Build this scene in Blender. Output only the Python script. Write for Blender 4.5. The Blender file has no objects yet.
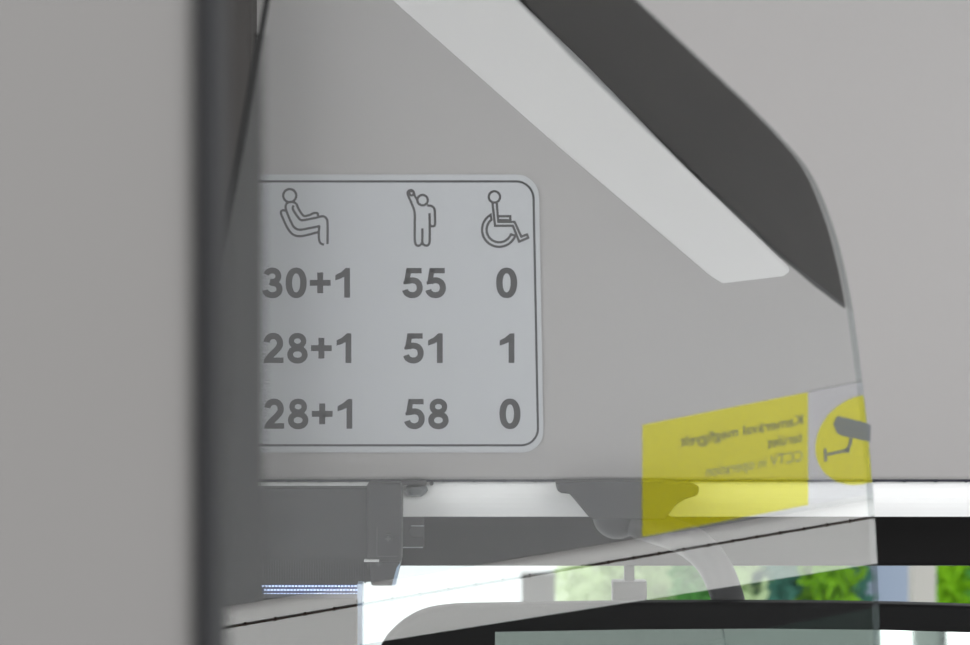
import bpy, bmesh, math, random
from mathutils import Vector, Matrix
random.seed(7)
C = bpy.context.scene
COL = C.collection

# ------------------------------------------------------------------ camera, world, light, exposure
CAMZ = 1.75
F = 2883.0                      # focal length in pixels of the 970 px wide frame
cam_d = bpy.data.cameras.new('camera')
cam_d.sensor_width = 36.0
cam_d.lens = 36.0 * F / 970.0
cam_d.clip_start = 0.02
cam_d.dof.use_dof = True
cam_d.dof.focus_distance = 2.12
cam_d.dof.aperture_fstop = 15.5
cam = bpy.data.objects.new('camera', cam_d)
cam.location = (0, 0, CAMZ)
cam.rotation_euler = (math.radians(90), 0, 0)
COL.objects.link(cam)
C.camera = cam

w = bpy.data.worlds.new('daylight')
w.use_nodes = True
bg = w.node_tree.nodes['Background']
bg.inputs['Color'].default_value = (0.97, 0.985, 1.0, 1)
bg.inputs['Strength'].default_value = 3.3
C.world = w

C.view_settings.view_transform = 'Standard'
C.view_settings.look = 'None'
C.view_settings.exposure = 0.0
C.view_settings.gamma = 1.0
C.view_settings.use_curve_mapping = False

# ------------------------------------------------------------------ helpers
def V(x, y, z): return Vector((x, y, z + CAMZ))            # relative to the eye: right, ahead, up
def P(px, py, D): return V((px - 485) / F * D, D, (322.5 - py) / F * D)
def xm(px, D): return (px - 485) / F * D
def zm(py, D): return CAMZ + (322.5 - py) / F * D

def mat(name, col, rough=0.5, metal=0.0, noise=0.0, scale=40.0, spec=0.5, bump=0.0, bscale=300.0, trans=0.0):
    m = bpy.data.materials.new(name); m.use_nodes = True
    nt = m.node_tree; b = nt.nodes['Principled BSDF']
    b.inputs['Base Color'].default_value = (*col, 1)
    b.inputs['Roughness'].default_value = rough
    b.inputs['Metallic'].default_value = metal
    b.inputs['Specular IOR Level'].default_value = spec
    if noise or bump:
        tc = nt.nodes.new('ShaderNodeTexCoord')
    if noise:
        nz = nt.nodes.new('ShaderNodeTexNoise'); nz.inputs['Scale'].default_value = scale
        nz.inputs['Detail'].default_value = 4
        nt.links.new(tc.outputs['Object'], nz.inputs['Vector'])
        mx = nt.nodes.new('ShaderNodeMix'); mx.data_type = 'RGBA'
        mx.inputs['A'].default_value = (*[c * (1 - noise) for c in col], 1)
        mx.inputs['B'].default_value = (*[min(1, c * (1 + noise)) for c in col], 1)
        nt.links.new(nz.outputs['Fac'], mx.inputs['Factor'])
        nt.links.new(mx.outputs['Result'], b.inputs['Base Color'])
    if bump:
        nb = nt.nodes.new('ShaderNodeTexNoise'); nb.inputs['Scale'].default_value = bscale
        nt.links.new(tc.outputs['Object'], nb.inputs['Vector'])
        bp = nt.nodes.new('ShaderNodeBump'); bp.inputs['Strength'].default_value = bump
        bp.inputs['Distance'].default_value = 0.001
        nt.links.new(nb.outputs['Fac'], bp.inputs['Height'])
        nt.links.new(bp.outputs['Normal'], b.inputs['Normal'])
    return m

def mixmat(name, parts, fac):
    """fac of the second shader over the first; a part is (kind, colour, roughness)."""
    m = bpy.data.materials.new(name); m.use_nodes = True
    nt = m.node_tree; nt.nodes.remove(nt.nodes['Principled BSDF'])
    out = nt.nodes['Material Output']
    sh = []
    for kind, col, r in parts:
        n = nt.nodes.new('ShaderNodeBsdf' + kind)
        n.inputs['Color'].default_value = (*col, 1)
        if kind == 'Glossy': n.inputs['Roughness'].default_value = r
        sh.append(n)
    mx = nt.nodes.new('ShaderNodeMixShader'); mx.inputs['Fac'].default_value = fac
    nt.links.new(sh[0].outputs[0], mx.inputs[1]); nt.links.new(sh[1].outputs[0], mx.inputs[2])
    nt.links.new(mx.outputs[0], out.inputs['Surface'])
    return m

def obj(name, bm, m, parent=None, smooth=False, bevel=0.0):
    me = bpy.data.meshes.new(name)
    bmesh.ops.recalc_face_normals(bm, faces=bm.faces)
    bm.to_mesh(me); bm.free()
    for x in (m if isinstance(m, (list, tuple)) else [m]): me.materials.append(x)
    if smooth:
        for p in me.polygons: p.use_smooth = True
    o = bpy.data.objects.new(name, me); COL.objects.link(o)
    if bevel:
        b = o.modifiers.new('bevel', 'BEVEL'); b.width = bevel; b.segments = 3; b.limit_method = 'ANGLE'
        b.angle_limit = math.radians(50)
    if parent:
        o.parent = parent
        o.matrix_parent_inverse = Matrix.Translation(parent.location).inverted()
    return o

def struct(o): o['kind'] = 'structure'; return o
def tag(o, label, cat, group=None):
    o['label'] = label; o['category'] = cat
    if group: o['group'] = group
    return o
def thing(name, loc, label, cat, group=None):
    o = bpy.data.objects.new(name, None); COL.objects.link(o); o.location = loc
    o.empty_display_size = 0.02
    return tag(o, label, cat, group)

def box(bm, lo, hi):
    v = [bm.verts.new((x, y, z)) for x in (lo[0], hi[0]) for y in (lo[1], hi[1]) for z in (lo[2], hi[2])]
    for f in ((0,1,3,2),(4,6,7,5),(0,4,5,1),(2,3,7,6),(0,2,6,4),(1,5,7,3)): bm.faces.new([v[i] for i in f])
def pbox(bm, x0, y0, x1, y1, D, t):
    """Box whose front face covers the pixel rectangle at depth D and that runs back t."""
    a = P(x0, y1, D); b = P(x1, y0, D)
    box(bm, (a.x, D, a.z), (b.x, D + t, b.z))
def prism3(bm, pts, off):
    """Solid from a 3-D polygon and an extrusion vector."""
    a = [bm.verts.new(p) for p in pts]; b = [bm.verts.new(Vector(p) + off) for p in pts]
    bm.faces.new(a); bm.faces.new(b[::-1]); n = len(pts)
    for i in range(n): bm.faces.new((a[i], b[i], b[(i+1) % n], a[(i+1) % n]))
def prism(bm, px, D, t): prism3(bm, [P(x, y, D) for x, y in px], Vector((0, t, 0)))
def new(): return bmesh.new()

def tube(bm, pts, radii, seg=16, caps=True):
    rings = []; prev = None
    n = len(pts)
    for i, p in enumerate(pts):
        d = (pts[min(i+1, n-1)] - pts[max(i-1, 0)]).normalized()
        if prev is None:
            u = d.orthogonal().normalized()
        else:
            u = (prev - d * prev.dot(d)).normalized()
        prev = u; v = d.cross(u)
        r = radii[i] if isinstance(radii, (list, tuple)) else radii
        rings.append([bm.verts.new(p + (u * math.cos(2*math.pi*k/seg) + v * math.sin(2*math.pi*k/seg)) * r) for k in range(seg)])
    for a, b in zip(rings, rings[1:]):
        for k in range(seg): bm.faces.new((a[k], a[(k+1) % seg], b[(k+1) % seg], b[k]))
    if caps: bm.faces.new(rings[0][::-1]); bm.faces.new(rings[-1])

def smooth_path(pts, n=8):
    """Catmull-Rom through 2-D or 3-D tuples."""
    out = []
    q = [pts[0]] + list(pts) + [pts[-1]]
    for i in range(1, len(q) - 2):
        for k in range(n):
            t = k / n
            out.append(tuple(0.5*((2*b) + (-a+c)*t + (2*a-5*b+4*c-d)*t*t + (-a+3*b-3*c+d)*t**3)
                       for a, b, c, d in zip(q[i-1], q[i], q[i+1], q[i+2])))
    out.append(tuple(pts[-1]))
    return out

def ribbon2(pts, width, closed=False):
    """Quads (2-D) of a stroke of given width along a polyline, mitred."""
    n = len(pts); L = []; R = []
    for i in range(n):
        if closed: a, b = pts[i-1], pts[(i+1) % n]
        else: a, b = pts[max(i-1, 0)], pts[min(i+1, n-1)]
        p = pts[i]
        d1 = Vector((p[0]-a[0], p[1]-a[1])); d2 = Vector((b[0]-p[0], b[1]-p[1]))
        if d1.length < 1e-9: d1 = d2
        if d2.length < 1e-9: d2 = d1
        d1.normalize(); d2.normalize()
        t = d1 + d2
        t = d1 if t.length < 1e-6 else t.normalized()
        k = 1 / max(0.55, t.dot(d1))
        h = (width(i / max(1, n-1)) if callable(width) else width) / 2 * k
        L.append((p[0] - t.y*h, p[1] + t.x*h)); R.append((p[0] + t.y*h, p[1] - t.x*h))
    q = [(L[i], L[i+1], R[i+1], R[i]) for i in range(n-1)]
    if closed: q.append((L[-1], L[0], R[0], R[-1]))
    return q

def arc(cx, cy, rx, ry, a0, a1, n=24):
    return [(cx + rx*math.cos(math.radians(a0 + (a1-a0)*i/n)), cy + ry*math.sin(math.radians(a0 + (a1-a0)*i/n))) for i in range(n+1)]
def sarc(cx, cy, rx, ry, a0, a1, e=2.3, n=28):
    """Superellipse arc (fuller than an ellipse, as in grotesque numerals)."""
    o = []
    for i in range(n+1):
        t = math.radians(a0 + (a1-a0)*i/n); c, s = math.cos(t), math.sin(t)
        o.append((cx + rx*math.copysign(abs(c)**(2/e), c), cy + ry*math.copysign(abs(s)**(2/e), s)))
    return o
def rounded(x0, y0, x1, y1, r, n=8):
    return arc(x1-r, y0+r, r, r, -90, 0, n) + arc(x1-r, y1-r, r, r, 0, 90, n) + arc(x0+r, y1-r, r, r, 90, 180, n) + arc(x0+r, y0+r, r, r, 180, 270, n)

def fill(bm, quads, mp):
    for q in quads:
        try: bm.faces.new([bm.verts.new(mp(x, y)) for x, y in q])
        except ValueError: pass

# ------------------------------------------------------------------ materials
M_header = mat('header_plastic', (0.318, 0.305, 0.299), 0.55, noise=0.02, scale=6, bump=0.03)
M_white = mat('lit_white_blind', (0.86, 0.86, 0.85), 0.55, noise=0.01, scale=5)  # white blind; its colour also carries the light it faces
M_black = mat('black_plastic', (0.003, 0.003, 0.003), 0.5, spec=0.12)
M_band = mat('black_glass_band', (0.0065, 0.006, 0.006), 0.5, spec=0.12)
M_seam = mat('dark_seam', (0.03, 0.03, 0.045), 0.7)
M_pillar = mat('dark_grey_trim', (0.030, 0.027, 0.025), 0.8)
M_board = mat('beige_grey_laminate', (0.118, 0.112, 0.107), 0.6, noise=0.03, scale=3)
M_seal = mat('rubber_seal', (0.008, 0.008, 0.009), 0.7, spec=0.2)
M_floor = mat('grey_vinyl_floor', (0.33, 0.33, 0.34), 0.7, noise=0.2, scale=60)
M_ceiling = mat('ceiling_laminate', (0.6, 0.59, 0.58), 0.6, noise=0.02, scale=4)
M_signsheet = mat('sign_sheet', (0.412, 0.422, 0.438), 0.45, noise=0.01, scale=8)
M_ink = mat('grey_black_ink', (0.024, 0.024, 0.026), 0.6, spec=0.2)
M_ink2 = mat('border_ink', (0.022, 0.024, 0.028), 0.6, spec=0.2)
M_rwall = mat('grey_partition_laminate', (0.305, 0.30, 0.302), 0.8, spec=0.1, noise=0.02, scale=5)
M_rlow = mat('sunlit_partition_laminate', (0.97, 0.945, 0.92), 0.8, spec=0.1, noise=0.015, scale=5)  # sunlight on the lower panel is put into this pale colour
M_rstrip = mat('reflected_band_white', (0.93, 0.94, 0.95), 0.6, spec=0.1, noise=0.01, scale=5)
M_rust = mat('brown_joint', (0.06, 0.03, 0.02), 0.8)
M_frit = mat('black_glass_enamel', (0.006, 0.006, 0.006), 0.6, spec=0.1)
M_metal = mat('grey_metal', (0.35, 0.36, 0.38), 0.35, 0.8)
M_faint = mat('paler_charcoal', (0.075, 0.075, 0.08), 0.5)  # slightly paler charcoal for joint line and screw slots
M_dark2 = mat('charcoal_casing', (0.018, 0.018, 0.019), 0.55, bump=0.05)
M_mirror = mixmat('mirror_silver', [('Diffuse', (0.02, 0.03, 0.025), 0), ('Glossy', (0.62, 0.70, 0.66), 0.02)], 0.93)
M_pane = mixmat('screen_glass', [('Transparent', (0.98, 0.985, 0.985), 0), ('Glossy', (1, 1, 1), 0.0)], 0.315)
M_paneback = mixmat('glass_back', [('Transparent', (1, 1, 1), 0), ('Transparent', (0.97, 0.985, 0.98), 0)], 0.5)
M_paneedge = mixmat('glass_edge', [('Transparent', (0.85, 0.9, 0.9), 0), ('Diffuse', (0.12, 0.135, 0.14), 0)], 0.35)
M_wind = mixmat('windscreen_glass', [('Transparent', (0.97, 0.985, 0.98), 0), ('Glossy', (1, 1, 1), 0.0)], 0.03)
M_yellow = mixmat('yellow_film', [('Transparent', (1.0, 0.98, 0.34), 0), ('Diffuse', (0.74, 0.67, 0.0), 0)], 0.20)
M_film = mixmat('clear_film', [('Transparent', (0.99, 0.99, 1.0), 0), ('Diffuse', (0.6, 0.6, 0.7), 0)], 0.07)
M_filmedge = mixmat('film_edge', [('Transparent', (0.8, 0.8, 0.8), 0), ('Diffuse', (0.2, 0.2, 0.2), 0)], 0.5)
M_print = mixmat('grey_print', [('Transparent', (0.5, 0.5, 0.45), 0), ('Diffuse', (0.13, 0.14, 0.14), 0)], 0.72)
M_print2 = mixmat('pale_grey_print', [('Transparent', (0.7, 0.7, 0.6), 0), ('Diffuse', (0.22, 0.23, 0.20), 0)], 0.6)
M_camprint = mixmat('camera_print', [('Transparent', (0.5, 0.5, 0.55), 0), ('Diffuse', (0.17, 0.18, 0.19), 0)], 0.75)

def emis(name, col, s):
    m = bpy.data.materials.new(name); m.use_nodes = True
    b = m.node_tree.nodes['Principled BSDF']
    b.inputs['Base Color'].default_value = (*col, 1)
    b.inputs['Emission Color'].default_value = (*col, 1); b.inputs['Emission Strength'].default_value = s
    return m
M_slotglow = emis('blue_white_slot_glow', (0.62, 0.75, 1.0), 1.3)  # emission stands for daylight behind grille slots
M_slotblue = emis('dim_blue_slot_glow', (0.02, 0.04, 0.16), 0.25)

# ------------------------------------------------------------------ bus shell
bm = new(); box(bm, (-2.3, -4.2, -0.04), (2.3, 2.9, 0.0)); struct(obj('floor', bm, M_floor))
bm = new(); box(bm, (-2.3, 0.9, CAMZ + 0.62), (2.3, 2.9, CAMZ + 0.66)); struct(obj('ceiling', bm, M_ceiling))

# header panel across the front, its lower edge rounded
DH = 2.25
zb = zm(479.6, DH); zt = CAMZ + 0.62
prof = [(DH, zt), (DH, zb + 0.003)]
for k in range(1, 9):
    a = math.radians(90 * k / 8); prof.append((DH + 0.003*(1-math.cos(a)), zb + 0.003 - 0.003*math.sin(a)))
prof += [(DH + 0.03, zb), (DH + 0.03, zt)]
bm = new(); prism3(bm, [(-1.6, y, z) for y, z in prof], Vector((3.2, 0, 0)))
hd = struct(obj('wall_front', bm, M_header, smooth=False))
# seam strip with its stitches
bm = new()
a = P(-600, 482.0, DH); b = P(1800, 479.0, DH)
box(bm, (-1.6, DH + 0.004, a.z), (1.6, DH + 0.03, b.z))
x = -20
while x < 1100:
    pbox(bm, x, 478.6, x + 2.0, 482.3, DH + 0.002, 0.01); x += 30.8
struct(obj('trim_1', bm, M_seam))
# white blind strip: slightly convex
DW = 2.258
pts = []
for k in range(9):
    t = k / 8; y = DW - 0.004*math.sin(math.pi*t); pts.append((y, zm(479 + t*(518.2-480.5), DW)))
pts += [(DW + 0.02, zm(518.2, DW)), (DW + 0.02, zm(480.5, DW))]
bm = new(); prism3(bm, [(-1.6, y, z) for y, z in pts], Vector((3.2, 0, 0)))
struct(obj('trim_2', bm, M_white))
# black band along the top of the windscreen
DB = 2.33
bm = new(); box(bm, (-1.6, DB, zm(566, DB)), (1.6, DB + 0.03, zm(500, DB)))
struct(obj('trim_3', bm, M_band, bevel=0.002))
# windscreen glass
bm = new(); box(bm, (-1.6, 2.39, 0.75), (1.6, 2.396, zm(540, 2.39)))
struct(obj('window_1', bm, M_wind))
# lower front wall under the windscreen
bm = new(); box(bm, (-1.6, 2.36, 0.0), (1.6, 2.42, 0.75)); struct(obj('wall_dash', bm, M_pillar))
# dark pillar at the left and the black panel below it
bm = new(); box(bm, (xm(-120, 2.17), 2.17, 0.0), (xm(251, 2.17), 2.23, zt)); struct(obj('trim_4', bm, M_pillar, bevel=0.004))
bm = new(); pbox(bm, 252, 598, 357, 1600, 2.18, 0.06); struct(obj('trim_5', bm, M_black, bevel=0.002))
bm = new(); pbox(bm, 357.2, 584, 362, 1600, 2.19, 0.03); struct(obj('trim_6', bm, mat('pale_blue_fringe', (0.5, 0.62, 0.78), 0.4)))  # strip coloured as the bright reflected fringe at the windscreen edge

# rear wall behind the camera with two window openings; only the driver's mirror shows it
bm = new()
yr = -4.0
for x0, x1, z0, z1 in ((-2.3, 1.145, 0, 3.0), (1.242, 1.322, 0, 3.0), (1.145, 1.242, 0, 0.4), (1.336, 2.3, 0, 0.4),
                       (1.145, 1.242, 2.8, 3.0), (1.336, 2.3, 2.8, 3.0)):
    box(bm, (x0, yr - 0.05, z0), (x1, yr, z1))
struct(obj('wall_rear', bm, mat('grey_green_wall', (0.165, 0.178, 0.168), 0.8)))
bm = new(); box(bm, (1.322, yr - 0.05, 0.0), (1.336, yr + 0.01, 3.0)); struct(obj('trim_7', bm, M_seal))

# ------------------------------------------------------------------ slanted glass screen: its plane
PA = 0.45; PB = -0.19 / PA; PD = 1.45
E1 = Vector((1, PA, 0.19)); E2 = Vector((0, PB, 1.0))
PN = E1.cross(E2).normalized()
if PN.y > 0: PN = -PN                               # towards the camera
P0 = Vector((0, PD, 0))
def eye_ray(px, py): return Vector(((px - 485) / F, 1, (322.5 - py) / F))
def on_pane(px, py, off=0.0):
    """Point of the pane's front face, in world space; off > 0 towards the camera."""
    d = eye_ray(px, py); h = d * ((P0 + PN*off).dot(PN) / d.dot(PN))
    return Vector((h.x, h.y, h.z + CAMZ))

# partition to the right of the screen, facing it: the screen mirrors it
AL = math.radians(20.0)
WU = Vector((math.cos(AL), math.sin(AL), 0)); WN = Vector((-math.sin(AL), math.cos(AL), 0))
q = eye_ray(545, 566) * 2.5
WQ = q - PN * (2 * (q - P0).dot(PN))
def wall_uz(px, py, off=0.0):
    d = eye_ray(px, py); h = d * (P0.dot(PN) / d.dot(PN)); r = d - PN * (2 * d.dot(PN))
    t = (WQ + WN*off - h).dot(WN) / r.dot(WN); x = h + r*t
    return (x - WQ).dot(WU), x.z
def wp(u, z, off=0.0):
    p = WQ + WU*u + WN*off
    return Vector((p.x, p.y, z + CAMZ))
zs = wall_uz(600, 564.5, 0.0125)[1]; zl1 = wall_uz(640, 540)[1]; zl2 = wall_uz(645, 601.5, 0.006)[1]; zl3 = wall_uz(785, 625)[1]
U0, U1 = -0.53, 0.70
def wslab(bm, u0, u1, z0, z1, o0, o1):
    prism3(bm, [wp(u0, z0, o0), wp(u1, z0, o0), wp(u1, z1, o0), wp(u0, z1, o0)], WN * (o1 - o0))
bm = new(); wslab(bm, U0, U1, zl1, -0.10, -0.03, 0.0); struct(obj('wall_right', bm, M_rwall, bevel=0.004))
bm = new()                                           # rounded pale ledge under the grey panel
pr = [(-0.03, zl1)] + [(0.002 + 0.010*math.sin(math.radians(90*k/6)), zl1 - 0.016*(1-math.cos(math.radians(90*k/6)))) for k in range(7)]
pr += [(0.012, zs + 0.0008), (-0.03, zs + 0.0008)]
prism3(bm, [wp(U0, z, o) for o, z in pr], WU * (U1 - U0)); struct(obj('trim_8', bm, M_rlow))
bm = new(); wslab(bm, U0, U1, zs - 0.0008, zs + 0.0008, -0.03, 0.0125)
k = U0
while k < U1:
    wslab(bm, k, k + 0.002, zs - 0.0013, zs + 0.0013, 0.006, 0.0128); k += 0.028
struct(obj('trim_9', bm, M_rust))
def low_edge(u, off):                               # lower edge of the pale panel, slightly out of level
    (ua, za), (ub, zb_) = wall_uz(460, 630.5, off), wall_uz(863, 567, off)
    return za + (zb_ - za) * (u - ua) / (ub - ua)
bm = new(); prism3(bm, [wp(U0, low_edge(U0, .006), -.03), wp(U1, low_edge(U1, .006), -.03), wp(U1, zs - .0008, -.03), wp(U0, zs - .0008, -.03)], WN * 0.036)
struct(obj('wall_right_lower', bm, M_rlow, bevel=0.003))
bm = new(); prism3(bm, [wp(U0, zl3, -.03), wp(U1, zl3, -.03), wp(U1, low_edge(U1, .006), -.03), wp(U0, low_edge(U0, .006), -.03)], WN * 0.03)
struct(obj('trim_10', bm, M_band))
bm = new(); wslab(bm, U0, U1, -1.15, zl3, -0.03, -0.024)
struct(obj('window_2', bm, mixmat('dark_green_glass', [('Diffuse', (0.018, 0.03, 0.025), 0), ('Glossy', (0.5, 0.6, 0.55), 0.05)], 0.08)))
bm = new(); wslab(bm, U0, U1, -CAMZ, -1.15, -0.03, 0.0); struct(obj('wall_right_base', bm, M_rwall))
# dark panel added out of view to dim the reflection in the corner border
pts = [wall_uz(x, y) for x, y in ((515, -8), (577, 57), (705, 181), (786, 257.5), (856, 313), (905, 318), (960, 250), (960, -8))]
bm = new(); prism3(bm, [wp(u, z, 0.0) for u, z in pts], WN * 0.003); struct(obj('trim_12', bm, mat('dark_reflection_panel', (0.20, 0.19, 0.187), 0.8, spec=0.1)))
# white slanting board added out of view to give the pale reflected band
pts = [wall_uz(x, y) for x, y in ((395, 0), (551, 138), (706, 270), (716, 276), (775, 269), (785, 263), (690, 171), (584, 62), (520, 0), (508, -12), (382, -12))]
bm = new(); prism3(bm, [wp(u, z, 0.0) for u, z in pts], WN * 0.012); struct(obj('trim_11', bm, M_rstrip, bevel=0.004))

# ------------------------------------------------------------------ the glass screen
t = thing('glass_screen', on_pane(545, 955), 'slanted clear glass screen with black borders and rounded corner, in front of the capacity sign', 'glass screen')
right_edge = smooth_path([(600, -35), (638, 0), (720, 77), (757, 112), (793, 150), (813, 177), (828, 211), (841, 252), (853, 310),
                          (863, 385), (870, 450), (875, 520), (878, 580), (880, 645), (882, 700), (893, 960)], 5)
left_edge = [(99, 960), (150, 700), (213, 322), (270, 0), (276, -35)]
outline = right_edge + left_edge
bm = new()
a = [bm.verts.new(on_pane(x, y)) for x, y in outline]
b = [bm.verts.new(on_pane(x, y) - PN * 0.007) for x, y in outline]
f1 = bm.faces.new(a); f2 = bm.faces.new(b[::-1]); f2.material_index = 1
for i in range(len(a)):
    j = (i + 1) % len(a); f = bm.faces.new((a[i], b[i], b[j], a[j])); f.material_index = 3 if outline[j] in left_edge or outline[i] in left_edge else 2
obj('pane', bm, [M_pane, M_paneback, M_paneedge, M_frit], t)
# black enamel borders on the far face
def back(px, py): return on_pane(px, py, 0.0) - PN * 0.0078
def enamel(pts):
    m = new(); prism3(m, [back(x, y) for x, y in pts], -PN * 0.0006); return m
band = [p for p in right_edge if p[1] <= 312] + [(853, 314), (846, 309), (822, 291), (786, 260.5), (705, 184), (640, 122), (577, 60), (520, 0), (487, -35)]
obj('corner_border', enamel(band), M_frit, t)
bm = enamel([(99, 960), (150, 700), (213, 322), (262, 46), (262, 960)])
# fading rows of dots along the inner edge of the border
y = 40
row = 0
while y < 950:
    for c in range(5):
        x = 262.5 + c * 3.0 + (1.5 if row % 2 else 0)
        r = (1.95, 1.6, 1.25, 0.95, 0.65)[c]
        bm.faces.new([bm.verts.new(on_pane(x + r*math.cos(k*math.pi/3), y + r*math.sin(k*math.pi/3)) - PN*0.0080) for k in range(6)])
    y += 3.0; row += 1
obj('side_border', bm, M_frit, t)

# ------------------------------------------------------------------ CCTV notice on the screen (seen from its back, so it reads mirrored)
st = thing('cctv_sticker', on_pane(740, 520, 0.001), 'yellow see-through CCTV notice, mirrored, stuck on the lower right of the glass screen', 'sticker')
def edge_x(y):
    for (x0, y0), (x1, y1) in zip(right_edge, right_edge[1:]):
        if y0 <= y <= y1: return x0 + (x1-x0)*(y-y0)/(y1-y0) - 0.6
    return 870
def sheet(pts, off, th=0.00008):
    m = new(); prism3(m, [on_pane(x, y, off) for x, y in pts], PN * th); return m
def flat(pts, off):
    m = new(); m.faces.new([m.verts.new(on_pane(x, y, off)) for x, y in pts]); return m
film = [(808.6, 392), (edge_x(381), 381)] + [(edge_x(y), y) for y in range(390, 494, 8)] + [(edge_x(494), 494), (808.6, 505)]
obj('film', flat(film, 0.0006), M_film, st)
bm = new(); fill(bm, ribbon2([(808, 392), (edge_x(381), 381)], 0.9), lambda x, y: on_pane(x, y, 0.0007)); obj('film_edge', bm, M_filmedge, st)
obj('yellow_panel', flat([(642.5, 425), (808, 392.3), (808.3, 505), (642.5, 537)], 0.0006), M_yellow, st)
disc = []
for i in range(96):
    an = 2*math.pi*i/96; x = 862 + 46.5*math.cos(an); y = 440 + 44.5*math.sin(an) - 0.17*46.5*math.cos(an)
    disc.append((x, y))
disc = [p for p in disc if p[0] < edge_x(p[1])]
# walk the kept arc top -> left -> bottom, then back up along the glass edge
disc.sort(key=lambda p: math.atan2(p[1]-440, 862-p[0]))
ys = sorted([p[1] for p in (disc[0], disc[-1])])
disc += [(edge_x(y), y) for y in (ys[1], ys[1]*.75+ys[0]*.25, (ys[0]+ys[1])/2, ys[1]*.25+ys[0]*.75, ys[0])]
obj('yellow_disc', flat(disc, 0.0007), M_yellow, st)

def text_part(name, body, corners, m, parent, bold=0.0, off=0.0009):
    """corners: pixel positions of reading-start baseline, reading-end baseline, and cap top above the start."""
    cu = bpy.data.curves.new(name, 'FONT'); cu.body = body; cu.size = 1.0; cu.offset = bold; cu.resolution_u = 4
    o = bpy.data.objects.new(name, cu); COL.objects.link(o)
    bpy.context.view_layer.update()
    me = bpy.data.meshes.new_from_object(o.evaluated_get(bpy.context.evaluated_depsgraph_get()))
    bpy.data.objects.remove(o); bpy.data.curves.remove(cu)
    xs = [v.co.x for v in me.vertices]; x0, x1 = min(xs), max(xs)
    (sx, sy), (ex, ey), (tx, ty) = corners
    for v in me.vertices:
        u = (v.co.x - x0) / (x1 - x0); h = v.co.y / 0.73
        v.co = on_pane(sx + (ex-sx)*u + (tx-sx)*h, sy + (ey-sy)*u + (ty-sy)*h, off)
    me.materials.append(m)
    ob = bpy.data.objects.new(name, me); COL.objects.link(ob); ob.parent = parent
    ob.matrix_parent_inverse = Matrix.Translation(parent.location).inverted()
    return ob
text_part('lettering', 'Kamerával megfigyelt', ((802.7, 424.4), (680.5, 447), (802.7, 413.4)), M_print, st, 0.006)
text_part('lettering', 'terület', ((802.7, 441.5), (767.5, 448.4), (802.7, 430.5)), M_print, st, 0.006)
text_part('lettering', 'CCTV in operation', ((802.7, 460.8), (706, 477), (802.7, 449.3)), M_print2, st, 0.0)
def z7(x, y): return (670 + x/4.409, 370 + y/4.409)
bm = new()
yy = lambda x, y: on_pane(*z7(x, y), 0.0009)
body_ = [(737, 203), (720, 238), (735, 279), (760, 290), (860, 312), (884, 318), (886, 242), (860, 232), (800, 216)]
bm.faces.new([bm.verts.new(yy(x, y)) for x, y in body_])
fill(bm, ribbon2(smooth_path([(797, 296), (795, 325), (778, 354), (752, 360), (695, 372)], 5), 13), yy)
bm.faces.new([bm.verts.new(yy(x, y)) for x, y in arc(782, 354, 12, 12, 0, 345, 14)])
bm.faces.new([bm.verts.new(yy(x, y)) for x, y in [(678, 346), (690, 345), (694, 400), (681, 405)]])
obj('camera_symbol', bm, M_camprint, st)

# ------------------------------------------------------------------ foreground partition at the left
DP = 0.62
t = thing('partition_board', (xm(60, DP), DP + 0.02, 0.0), 'blurred beige-grey partition board with black edge seal, nearest thing at the left', 'partition')
bm = new(); box(bm, (-0.75, DP, 0.0), (xm(199, DP), DP + 0.028, CAMZ + 0.55)); obj('board', bm, M_board, t, bevel=0.004)
bm = new()
cx = xm(207.5, DP)
box(bm, (xm(198, DP), DP - 0.003, 0.0), (xm(216, DP), DP + 0.031, CAMZ + 0.55)); obj('edge_seal', bm, M_seal, t, bevel=0.0015)

# ------------------------------------------------------------------ capacity sign
SD = 2.2485
t = thing('capacity_sign', P(400, 452, SD), 'pale passenger capacity sign with symbols and numbers on the panel above the windscreen', 'sign')
def sh(px, py): return (px + (py - 181) * 0.020 if px > 480 else px + (py - 181)*0.008, py)
def on_sign(off):
    return lambda x, y: P(x, y, SD - off)
def shear(x, y): return x + 0.019*(y - 300)*min(1, max(0, (x-300)/230)), y
bm = new(); prism(bm, [shear(x, y) for x, y in rounded(222, 174.5, 541, 452.5, 22)], SD, 0.0013); obj('sheet', bm, M_signsheet, t)
bm = new(); fill(bm, ribbon2([shear(x, y) for x, y in rounded(226, 181.4, 535.5, 445.3, 17)], 2.2, True), on_sign(0.0002)); obj('border_line', bm, M_ink2, t)

def ringq(q, cx, cy, r, w_): q += ribbon2(arc(cx, cy, r, r, 0, 352.5, 47), w_, True)
def symbol(name, strokes, conv, lw):
    m = new()
    for s, closed in strokes:
        fill(m, ribbon2(s, lw, closed), lambda x, y: on_sign(0.0002)(*conv(x, y)))
    obj(name, m, M_ink, t)
c1 = lambda x, y: (255 + x/4.607, 175 + y/4.607)
symbol('seated_symbol', [
    (arc(160, 95, 30, 30, 0, 352.5, 47), True),
    (smooth_path([(140, 163), (124, 164), (120, 178), (134, 212), (152, 248), (175, 274), (208, 282), (250, 274), (294, 262)]), False),
    (smooth_path([(190, 131), (172, 124), (150, 128), (141, 145), (147, 172), (163, 210), (180, 240), (205, 252), (250, 245), (300, 235)]), False),
    (smooth_path([(297, 236), (294, 262), (295, 296), (302, 314), (318, 321)]), False),
    (smooth_path([(190, 131), (200, 154), (214, 177), (228, 189), (252, 184), (272, 175), (288, 177), (290, 189)]), False),
    (smooth_path([(178, 140), (174, 152), (180, 168), (198, 194), (214, 208), (240, 205), (280, 197), (312, 190), (328, 200), (334, 220), (334, 318)]), False),
], c1, 11)
c2 = lambda x, y: (395 + x/4.607, 175 + y/4.607)
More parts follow.
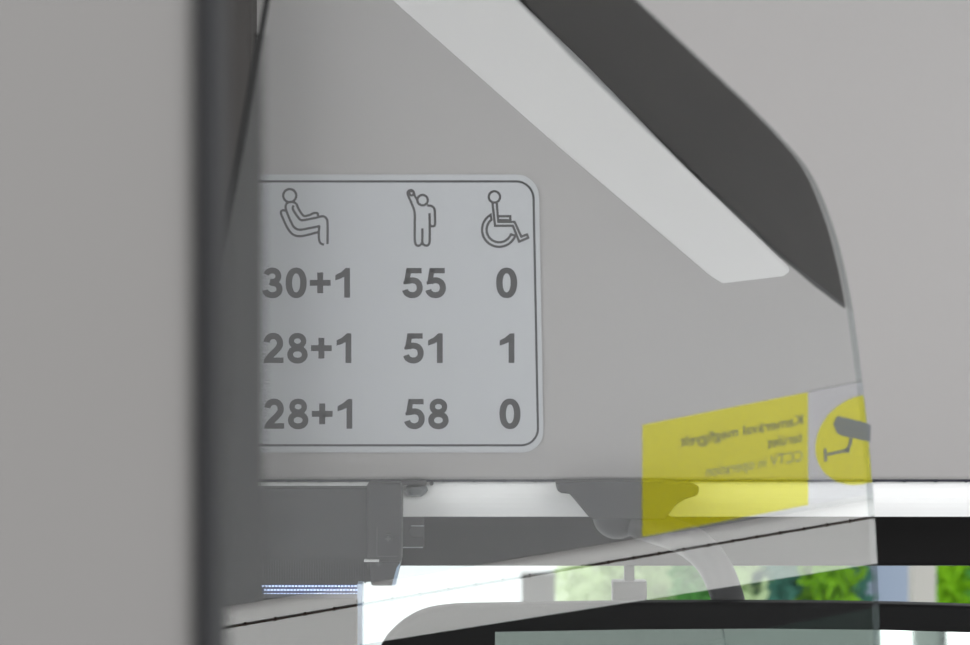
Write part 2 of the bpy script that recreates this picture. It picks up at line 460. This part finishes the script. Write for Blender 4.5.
symbol('standing_symbol', [
    (arc(127, 116, 24, 24, 0, 352.5, 47), True),
    (smooth_path([(120, 322), (104, 326), (94, 315), (91, 290), (91, 230), (90, 170), (74, 125), (59, 90), (61, 75), (75, 70), (86, 78), (92, 98), (104, 116)]), False),
    (arc(76, 84, 10, 10, 0, 345, 20), True),
    (smooth_path([(148, 140), (168, 143), (181, 155), (184, 180), (184, 228), (175, 236), (164, 234), (160, 226)]), False),
    (smooth_path([(159, 176), (160, 226), (160, 290), (158, 315), (147, 325), (132, 321), (126, 308), (126, 280), (126, 246)]), False),
    (smooth_path([(126, 308), (120, 322)]), False),
], c2, 11)
symbol('wheelchair_symbol', [
    (arc(458, 101, 26, 26, 0, 352.5, 47), True),
    ([(449, 128), (461, 234), (543, 234), (572, 307), (614, 289), (608, 274), (582, 284), (551, 216), (476, 216), (468, 126)], False),
    ([(470, 190), (531, 190), (531, 208), (472, 208)], False),
    (arc(480, 252, 79, 79, 240, 20, 36) + arc(480, 252, 58, 58, 22, 232, 36), True),
], c2, 11)

# numerals: strokes in a unit box (height 1, y up)
W_ = 0.215
def digit_quads(ch):
    hw = W_/2
    if ch == '0': return ribbon2(sarc(0.345, 0.5, 0.345-hw*.93, 0.5-hw*.78, 0, 352, 2.2, 44), lambda s: W_*(0.90 + 0.12*abs(math.cos(2*math.pi*s))), True), 0.69
    if ch == '1':
        return [((0.30, 0.0), (0.495, 0.0), (0.495, 1.0), (0.30, 0.72)), ((0.30, 0.72), (0.495, 1.0), (0.345, 1.0), (0.30, 0.90)),
                ((0.30, 0.90), (0.30, 0.72), (0.0, 0.585), (0.0, 0.755)), ((0.345, 1.0), (0.30, 0.90), (0.22, 0.84), (0.0, 0.755))][:1] + \
               [((0.30, 0.70), (0.35, 1.0), (0.19, 0.86), (0.17, 0.64)), ((0.17, 0.64), (0.19, 0.86), (0.0, 0.76), (0.0, 0.585)),
                ((0.30, 0.70), (0.495, 1.0), (0.35, 1.0), (0.30, 0.9))], 0.495
    if ch == '+':
        return [((0, .40), (.70, .40), (.70, .60), (0, .60)), ((.25, .15), (.45, .15), (.45, .85), (.25, .85))], 0.70
    if ch == '2':
        p = sarc(0.335, 0.665, 0.225, 0.245, 172, -20, 2.1, 24) + [(0.50, 0.50), (0.40, 0.39), (0.26, 0.26), (0.15, 0.13)]
        return ribbon2(p, W_*0.98) + [((0.0, 0.0), (0.68, 0.0), (0.68, 0.185), (0.0, 0.185))][:0] + \
               [((0.0, 0.0), (0.68, 0.0), (0.68, 0.185), (0.05, 0.185)), ((0.0, 0.0), (0.08, 0.19), (0.30, 0.24), (0.22, 0.03))], 0.68
    if ch == '3':
        u = sarc(0.325, 0.725, 0.205, 0.19, 165, -85, 2.1, 24) + [(0.25, 0.535)]
        l = [(0.25, 0.535)] + sarc(0.325, 0.29, 0.245, 0.205, 88, -170, 2.1, 28)
        return ribbon2(u, W_*.92) + ribbon2(l, W_*.95), 0.68
    if ch == '5':
        bowl = [(0.135, 0.455)] + sarc(0.325, 0.335, 0.25, 0.25, 140, -165, 2.15, 32)
        return ribbon2(bowl, W_*.95) + [((0.13, 1.0), (0.64, 1.0), (0.64, 0.82), (0.13, 0.82)), ((0.13, 1.0), (0.29, 0.92), (0.235, 0.52), (0.04, 0.47))], 0.69
    if ch == '8':
        return ribbon2(sarc(0.345, 0.74, 0.205, 0.18, 0, 352, 2.1, 40), W_*.86, True) + ribbon2(sarc(0.345, 0.285, 0.245, 0.205, 0, 352, 2.1, 40), W_*.92, True), 0.69
H_ = 29.7
def number(items, ytop):
    m = new(); s = ''
    for ch, x in items:
        q, wd = digit_quads(ch)
        fill(m, q, lambda u, v, x=x: on_sign(0.0002)(x + u*H_, ytop + (1-v)*H_))
    o = obj('number', m, M_ink, t)
    o['label'] = 'number ' + ''.join(ch for ch, _ in items)
number([('3', 262.6), ('0', 285.9), ('+', 309.8), ('1', 335.3)], 268)
number([('5', 402.6), ('5', 425.8)], 268)
number([('0', 496.4)], 268)
number([('2', 263.3), ('8', 287.2), ('+', 311), ('1', 336.6)], 333.3)
number([('5', 403.6), ('1', 428)], 333.3)
number([('1', 499.7)], 333.3)
number([('2', 264), ('8', 287.9), ('+', 311.8), ('1', 337.6)], 399)
number([('5', 404.6), ('8', 428.2)], 399)
number([('0', 499.7)], 399)

# ------------------------------------------------------------------ destination display box, upper left of the windscreen
DL = 2.215
t = thing('destination_display', P(300, 600, DL), 'dark display box with glowing blue-white rows standing for daylight slots hanging under the header, left of the windscreen', 'display')
bm = new(); prism(bm, [(252, 488), (374, 488), (374, 582), (361, 582), (361, 599), (252, 599)], DL, 0.032); obj('housing', bm, M_dark2, t, bevel=0.0015)
bm = new(); prism(bm, [(367, 483), (401, 483), (402, 500), (401.5, 562), (375, 570), (367, 570)], DL - 0.006, 0.036); ec = obj('end_cap', bm, M_dark2, t, bevel=0.002)
bm = new(); prism(bm, [(370, 562), (401, 562), (395, 586), (371, 586)], DL - 0.012, 0.04); obj('latch', bm, M_dark2, t, bevel=0.002)
bm = new(); prism(bm, [(396.5, 568), (400.2, 563), (395.8, 585), (391.5, 586)], DL - 0.0135, 0.003); obj('latch_edge', bm, mat('blue_lit_plastic', (0.30, 0.40, 0.52), 0.3), t)  # blue light along the latch edge, put into its colour
bm = new()
for k in range(42): pbox(bm, 262 + k*2.5, 560, 263.2 + k*2.5, 583, DL - 0.002, 0.004)
obj('ribbed_grille', bm, M_dark2, t)
for (x, y, r) in ((388, 539, 4.2), (378.5, 564.5, 3.5)):
    bm = new(); c = P(x, y, DL - 0.012); rr = r*DL/F
    tube(bm, [c, c + Vector((0, 0.008, 0))], [rr, rr*1.1], 20)
    sc = obj('screw', bm, M_dark2, t)
    bm = new()
    box(bm, (c.x - rr*.7, c.y - 0.0006, c.z - rr*.14), (c.x + rr*.7, c.y, c.z + rr*.14)); box(bm, (c.x - rr*.14, c.y - 0.0006, c.z - rr*.7), (c.x + rr*.14, c.y, c.z + rr*.7))
    s2 = obj('screw_slot', bm, M_faint, sc)
    s2.matrix_parent_inverse = Matrix.Identity(4)
bm = new(); pbox(bm, 364, 560, 379, 562, DL - 0.013, 0.01); obj('pale_clip', bm, mat('pale_plastic', (0.6, 0.6, 0.6), 0.4), t)
bm = new(); tube(bm, [P(377, 527, DL - 0.0065), P(377, 556, DL - 0.0065)], 0.0003, 8); tube(bm, [P(377, 556.2, DL - 0.0065), P(397, 556.2, DL - 0.0065)], 0.0003, 8); obj('joint_line', bm, M_faint, t)
for i, (y, xl, h, mm) in enumerate(((586.2, 262, 1.5, M_slotglow), (590.0, 264, 1.7, M_slotglow), (594.0, 264, 1.5, M_slotglow), (597.3, 268, 0.9, M_slotblue))):
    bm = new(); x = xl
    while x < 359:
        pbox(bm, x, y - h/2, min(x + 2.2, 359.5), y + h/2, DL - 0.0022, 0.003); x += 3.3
    lr = obj('slot_glow_row', bm, mm, t)  # glowing dashes added in place of daylight through slots
    bm = new(); pbox(bm, xl - 2, y - h/2 - 0.8, 360, y + h/2 + 0.8, DL - 0.0012, 0.003); obj('slot_backing', bm, M_slotblue, lr).matrix_parent_inverse = Matrix.Identity(4)

# clip on the black band and the buffer above it
DC = 2.325
t = thing('bracket_clip', P(412, 548, DC), 'small dark slotted clip on the black band beside the display box', 'clip')
bm = new(); pbox(bm, 401, 516.5, 424, 548, DC, 0.02); obj('plate', bm, mat('soft_black', (0.02, 0.02, 0.02), 0.5), t, bevel=0.001)
bm = new(); prism(bm, [(424, 526), (424, 537.5)] + arc(414, 531.7, 5.8, 5.8, 90, 270, 12), DC - 0.003, 0.004); obj('tongue', bm, mat('charcoal_tongue', (0.035, 0.036, 0.038), 0.5), t, bevel=0.0008)
bm = new(); pbox(bm, 411, 525.6, 424, 526.5, DC - 0.004, 0.003); pbox(bm, 403, 547, 423, 548, DC - 0.001, 0.003); obj('bright_edge', bm, M_metal, t)

DK = 2.24
t = thing('rubber_buffer', P(414, 497, DK), 'small grey faceted rubber buffer hanging under the seam beside the display box', 'buffer')
bm = new(); pbox(bm, 401, 481, 426, 485.5, DK, 0.05); obj('base_plate', bm, M_dark2, t, bevel=0.0006)
bm = new()
bmesh.ops.create_icosphere(bm, subdivisions=2, radius=1.0, matrix=Matrix.Translation(P(416.5, 490, DK + 0.012)) @ Matrix.Diagonal((11.5*DK/F, 0.009, 7.2*DK/F, 1)))
for v in bm.verts: v.co += Vector((random.uniform(-1, 1), random.uniform(-1, 1), random.uniform(-1, 1))) * 0.0007
obj('knob', bm, mat('grey_rubber', (0.11, 0.12, 0.125), 0.3, noise=0.3, scale=300), t)
bm = new(); c = P(431.5, 483.5, 2.246); tube(bm, [c, c + Vector((0, 0.04, 0))], 0.0016, 12)
tag(obj('screw', bm, M_dark2), 'tiny dark screw at the seam right of the rubber buffer', 'screw')

# ------------------------------------------------------------------ driver's interior mirror with mount and arm
DM = 2.16
def tilt(bm):
    for v in bm.verts: v.co.y -= 0.13 * (zm(602, DM) - v.co.z)
t = thing('interior_mirror', P(640, 700, DM), 'black interior mirror on a curved arm from a wide mount under the seam', 'mirror')
mt = [(556, 483), (557.5, 490.5), (561, 493), (569.5, 494), (579, 505), (588, 516), (594, 519.5), (665, 519.5), (668, 515.5), (676, 505), (684, 499.8), (697, 495.5), (699, 491), (699, 486.5), (693, 485), (664, 481.5), (590, 481.2)]
bm = new(); prism(bm, mt, 2.212, 0.038); obj('mount', bm, M_dark2, t, bevel=0.001)
bm = new()
rings = []
for k in range(13):                                      # rounded socket under the mount: a lathed cup
    a = math.radians(90*k/12); rings.append((24*math.cos(a), 517 + 22*math.sin(a)))
prev = None
cD = 2.235
for r, y in [(24, 500)] + rings:
    c = P(617, y, cD); rr = max(r, 0.3)*cD/F
    cur = [bm.verts.new(c + Vector((rr*math.cos(j*math.pi/16), rr*math.sin(j*math.pi/16), 0))) for j in range(32)]
    if prev: [bm.faces.new((prev[j], prev[(j+1) % 32], cur[(j+1) % 32], cur[j])) for j in range(32)]
    prev = cur
bm.faces.new(prev)
obj('socket', bm, M_dark2, t, smooth=True)
bm = new()
path = smooth_path([(604, 513, 2.235), (630, 521, 2.23), (657, 528.5, 2.225), (690, 542, 2.21), (713, 564, 2.20), (727, 596, 2.19), (733, 625, 2.19), (736, 660, 2.19)], 8)
tube(bm, [P(*p) for p in path], [0.0085 if p[0] < 620 else min(0.0126, 0.0085 + (p[0]-620)*0.0002) for p in path], 24)
obj('arm', bm, M_dark2, t, smooth=True)
bm = new()
out = smooth_path([(376, 660), (381, 646), (390, 633), (406, 619.5), (425, 610.5), (447, 606.5), (480, 605), (640, 602.6), (760, 602.3), (880, 603.5), (970, 606), (1080, 611)], 6)
out += [(1110, 640), (1110, 830), (1085, 860), (400, 860), (376, 830)]
prism(bm, out, DM, 0.024); tilt(bm); obj('mirror_frame', bm, M_black, t, bevel=0.004)
mg = [(495, 631.5), (640, 629), (760, 628.3), (880, 629.5), (970, 632), (1070, 636), (1070, 835), (495, 835)]
bm = new(); prism(bm, mg, DM - 0.0012, 0.002); tilt(bm); obj('mirror_glass', bm, M_mirror, t)
# small sensor hanging from the black band inside the windscreen
DS = 2.34
t = thing('windscreen_sensor', P(630, 603, DS), 'small dark box on a thin stem below the black band, left of mirror arm', 'sensor')
bm = new(); pbox(bm, 624.5, 560, 634.5, 584, DS, 0.012); obj('stem', bm, M_black, t, bevel=0.001)
bm = new(); pbox(bm, 612.5, 581.5, 647, 604, DS - 0.004, 0.022); obj('body', bm, M_black, t, bevel=0.001)

# ------------------------------------------------------------------ outside, beyond the windscreen
GZ = -0.95                                              # street level below the bus floor
bm = new(); box(bm, (-30, 2.9, GZ - 0.1), (30, 45, GZ)); struct(obj('ground', bm, mat('pale_paving', (0.62, 0.62, 0.60), 0.9, noise=0.1, scale=2)))
def house(name, x0, x1, D, m, label, htop=4.0, cat='building'):
    a = xm(x0, D); b = xm(x1, D)
    r = thing(name, (0.5*(a+b), D, GZ), label, cat)
    bm = new(); box(bm, (a, D, GZ), (b, D + 3.0, GZ + htop)); obj('wall', bm, m, r)
    bm = new(); box(bm, (a - .1, D - .1, GZ + htop), (b + .1, D + 3.1, GZ + htop + 0.2)); obj('roof_slab', bm, M_header, r)
    return r
house('building', 100, 560, 16.0, mat('white_render', (0.62, 0.65, 0.66), 0.9), 'white rendered building outside, behind the left half of the windscreen')
D = 8.9
r = thing('gate_pillar', (xm(925, D), D, GZ), 'cream rendered pillar outside, right of the glass screen edge, beside the bright tree', 'pillar')
bm = new(); box(bm, (xm(914, D), D, GZ), (xm(936, D), D + 0.12, GZ + 2.4)); obj('shaft', bm, mat('cream_render', (0.26, 0.245, 0.23), 0.9), r)
bm = new(); box(bm, (xm(912, D), D - .01, GZ + 2.4), (xm(938, D), D + 0.13, GZ + 2.45)); obj('cap', bm, M_header, r)
D = 9.0
r = thing('gate_post', P(538, 760, D) * 1.0, 'squat dark grey post outside, low behind the left of the windscreen', 'post')
r.location = (xm(538, D), D, GZ)
bm = new(); pbox(bm, 522, 576, 555, 576 + (zm(576, D) - GZ)*F/D, D, 0.10); obj('shaft', bm, mat('dark_concrete', (0.05, 0.05, 0.05), 0.9), r)
bm = new(); pbox(bm, 521, 574.5, 556, 577, D - 0.005, 0.11); obj('cap', bm, mat('dark_concrete_cap', (0.06, 0.06, 0.06), 0.9), r)

def leafmat(name, col):
    m = mixmat(name, [('Diffuse', col, 0), ('Translucent', tuple(min(1, c*1.3) for c in col), 0)], 0.6)
    return m
def tree(x0, x1, D, cols, label, n=1400, hgt=2.6):
    cx = xm((x0+x1)/2, D); rx = (x1-x0)/2*D/F
    r = thing('tree', (cx, D, GZ), label, 'tree')
    cz = GZ + hgt*0.62
    bm = new(); tube(bm, [Vector((cx, D, GZ)), Vector((cx+.02, D, GZ + hgt*.35)), Vector((cx, D+.02, cz))], [0.07, 0.055, 0.03], 10); obj('trunk', bm, mat('bark', (0.10, 0.07, 0.05), 0.9), r)
    bm = new()
    for i in range(n):
        while True:
            p = Vector((random.uniform(-1, 1), random.uniform(-1, 1), random.uniform(-1, 1)))
            if 0.25 < p.length < 1: break
        c = Vector((cx + p.x*rx, D + p.y*max(rx, .35), cz + p.z*hgt*.5))
        u = Vector((random.gauss(0, 1), random.gauss(0, 1), random.gauss(0, 1))).normalized(); v = u.orthogonal().normalized()
        s = random.uniform(0.025, 0.05)
        f = bm.faces.new([bm.verts.new(c + u*s), bm.verts.new(c + v*s*.5), bm.verts.new(c - u*s), bm.verts.new(c - v*s*.5)])
        k = (p.x + 1)/2*len(cols) + random.gauss(0, .15)
        f.material_index = min(len(cols)-1, max(0, int(k)))
    obj('foliage', bm, cols, r)
L_pale = leafmat('pale_leaf', (0.45, 0.54, 0.33)); L_teal = leafmat('teal_leaf', (0.04, 0.13, 0.10)); L_viv = leafmat('vivid_leaf', (0.14, 0.30, 0.012))
L_mid = leafmat('mid_leaf', (0.07, 0.22, 0.05))
tree(555, 700, 12.5, [L_pale, L_pale], 'pale green tree outside, behind the windscreen sensor', 7000)
tree(672, 800, 8.6, [L_mid, L_pale, L_teal], 'teal green tree outside, behind the mirror arm', 6000)
tree(772, 866, 7.2, [L_teal, L_viv, L_viv, L_teal], 'vivid green tree outside, just left of the glass screen edge', 6000)
tree(934, 1010, 10.0, [L_viv, L_mid, L_mid], 'bright green tree outside at the right border, beside the cream pillar', 6000)
# blue-grey van
D = 11.5
a = xm(845, D); b = xm(985, D)
r = thing('van', ((a+b)/2, D + 1.0, GZ), 'blue-grey van parked outside, seen right of the glass screen edge', 'van')
bm = new()
prof = [(0, 0.35), (0, 1.95), (0.08, 2.05), (1.6, 2.05), (2.1, 1.35), (2.5, 1.2), (2.55, 0.35)]
prism3(bm, [(a, D + y, GZ + z) for y, z in prof], Vector((b - a, 0, 0))); obj('body', bm, mat('blue_grey_paint', (0.125, 0.15, 0.205), 0.3), r, bevel=0.03)
bm = new(); box(bm, (a + .08, D - .012, GZ + 1.80), (b - .08, D + .01, GZ + 1.98)); obj('rear_window', bm, mat('van_glass', (0.03, 0.035, 0.04), 0.1), r)
for sx in (a + .02, b - .16):
    for yy_ in (0.45, 2.05):
        bm = new(); tube(bm, [Vector((sx, D + yy_, GZ + 0.3)), Vector((sx + .14, D + yy_, GZ + 0.3))], 0.3, 24); obj('wheel', bm, M_seal, r)
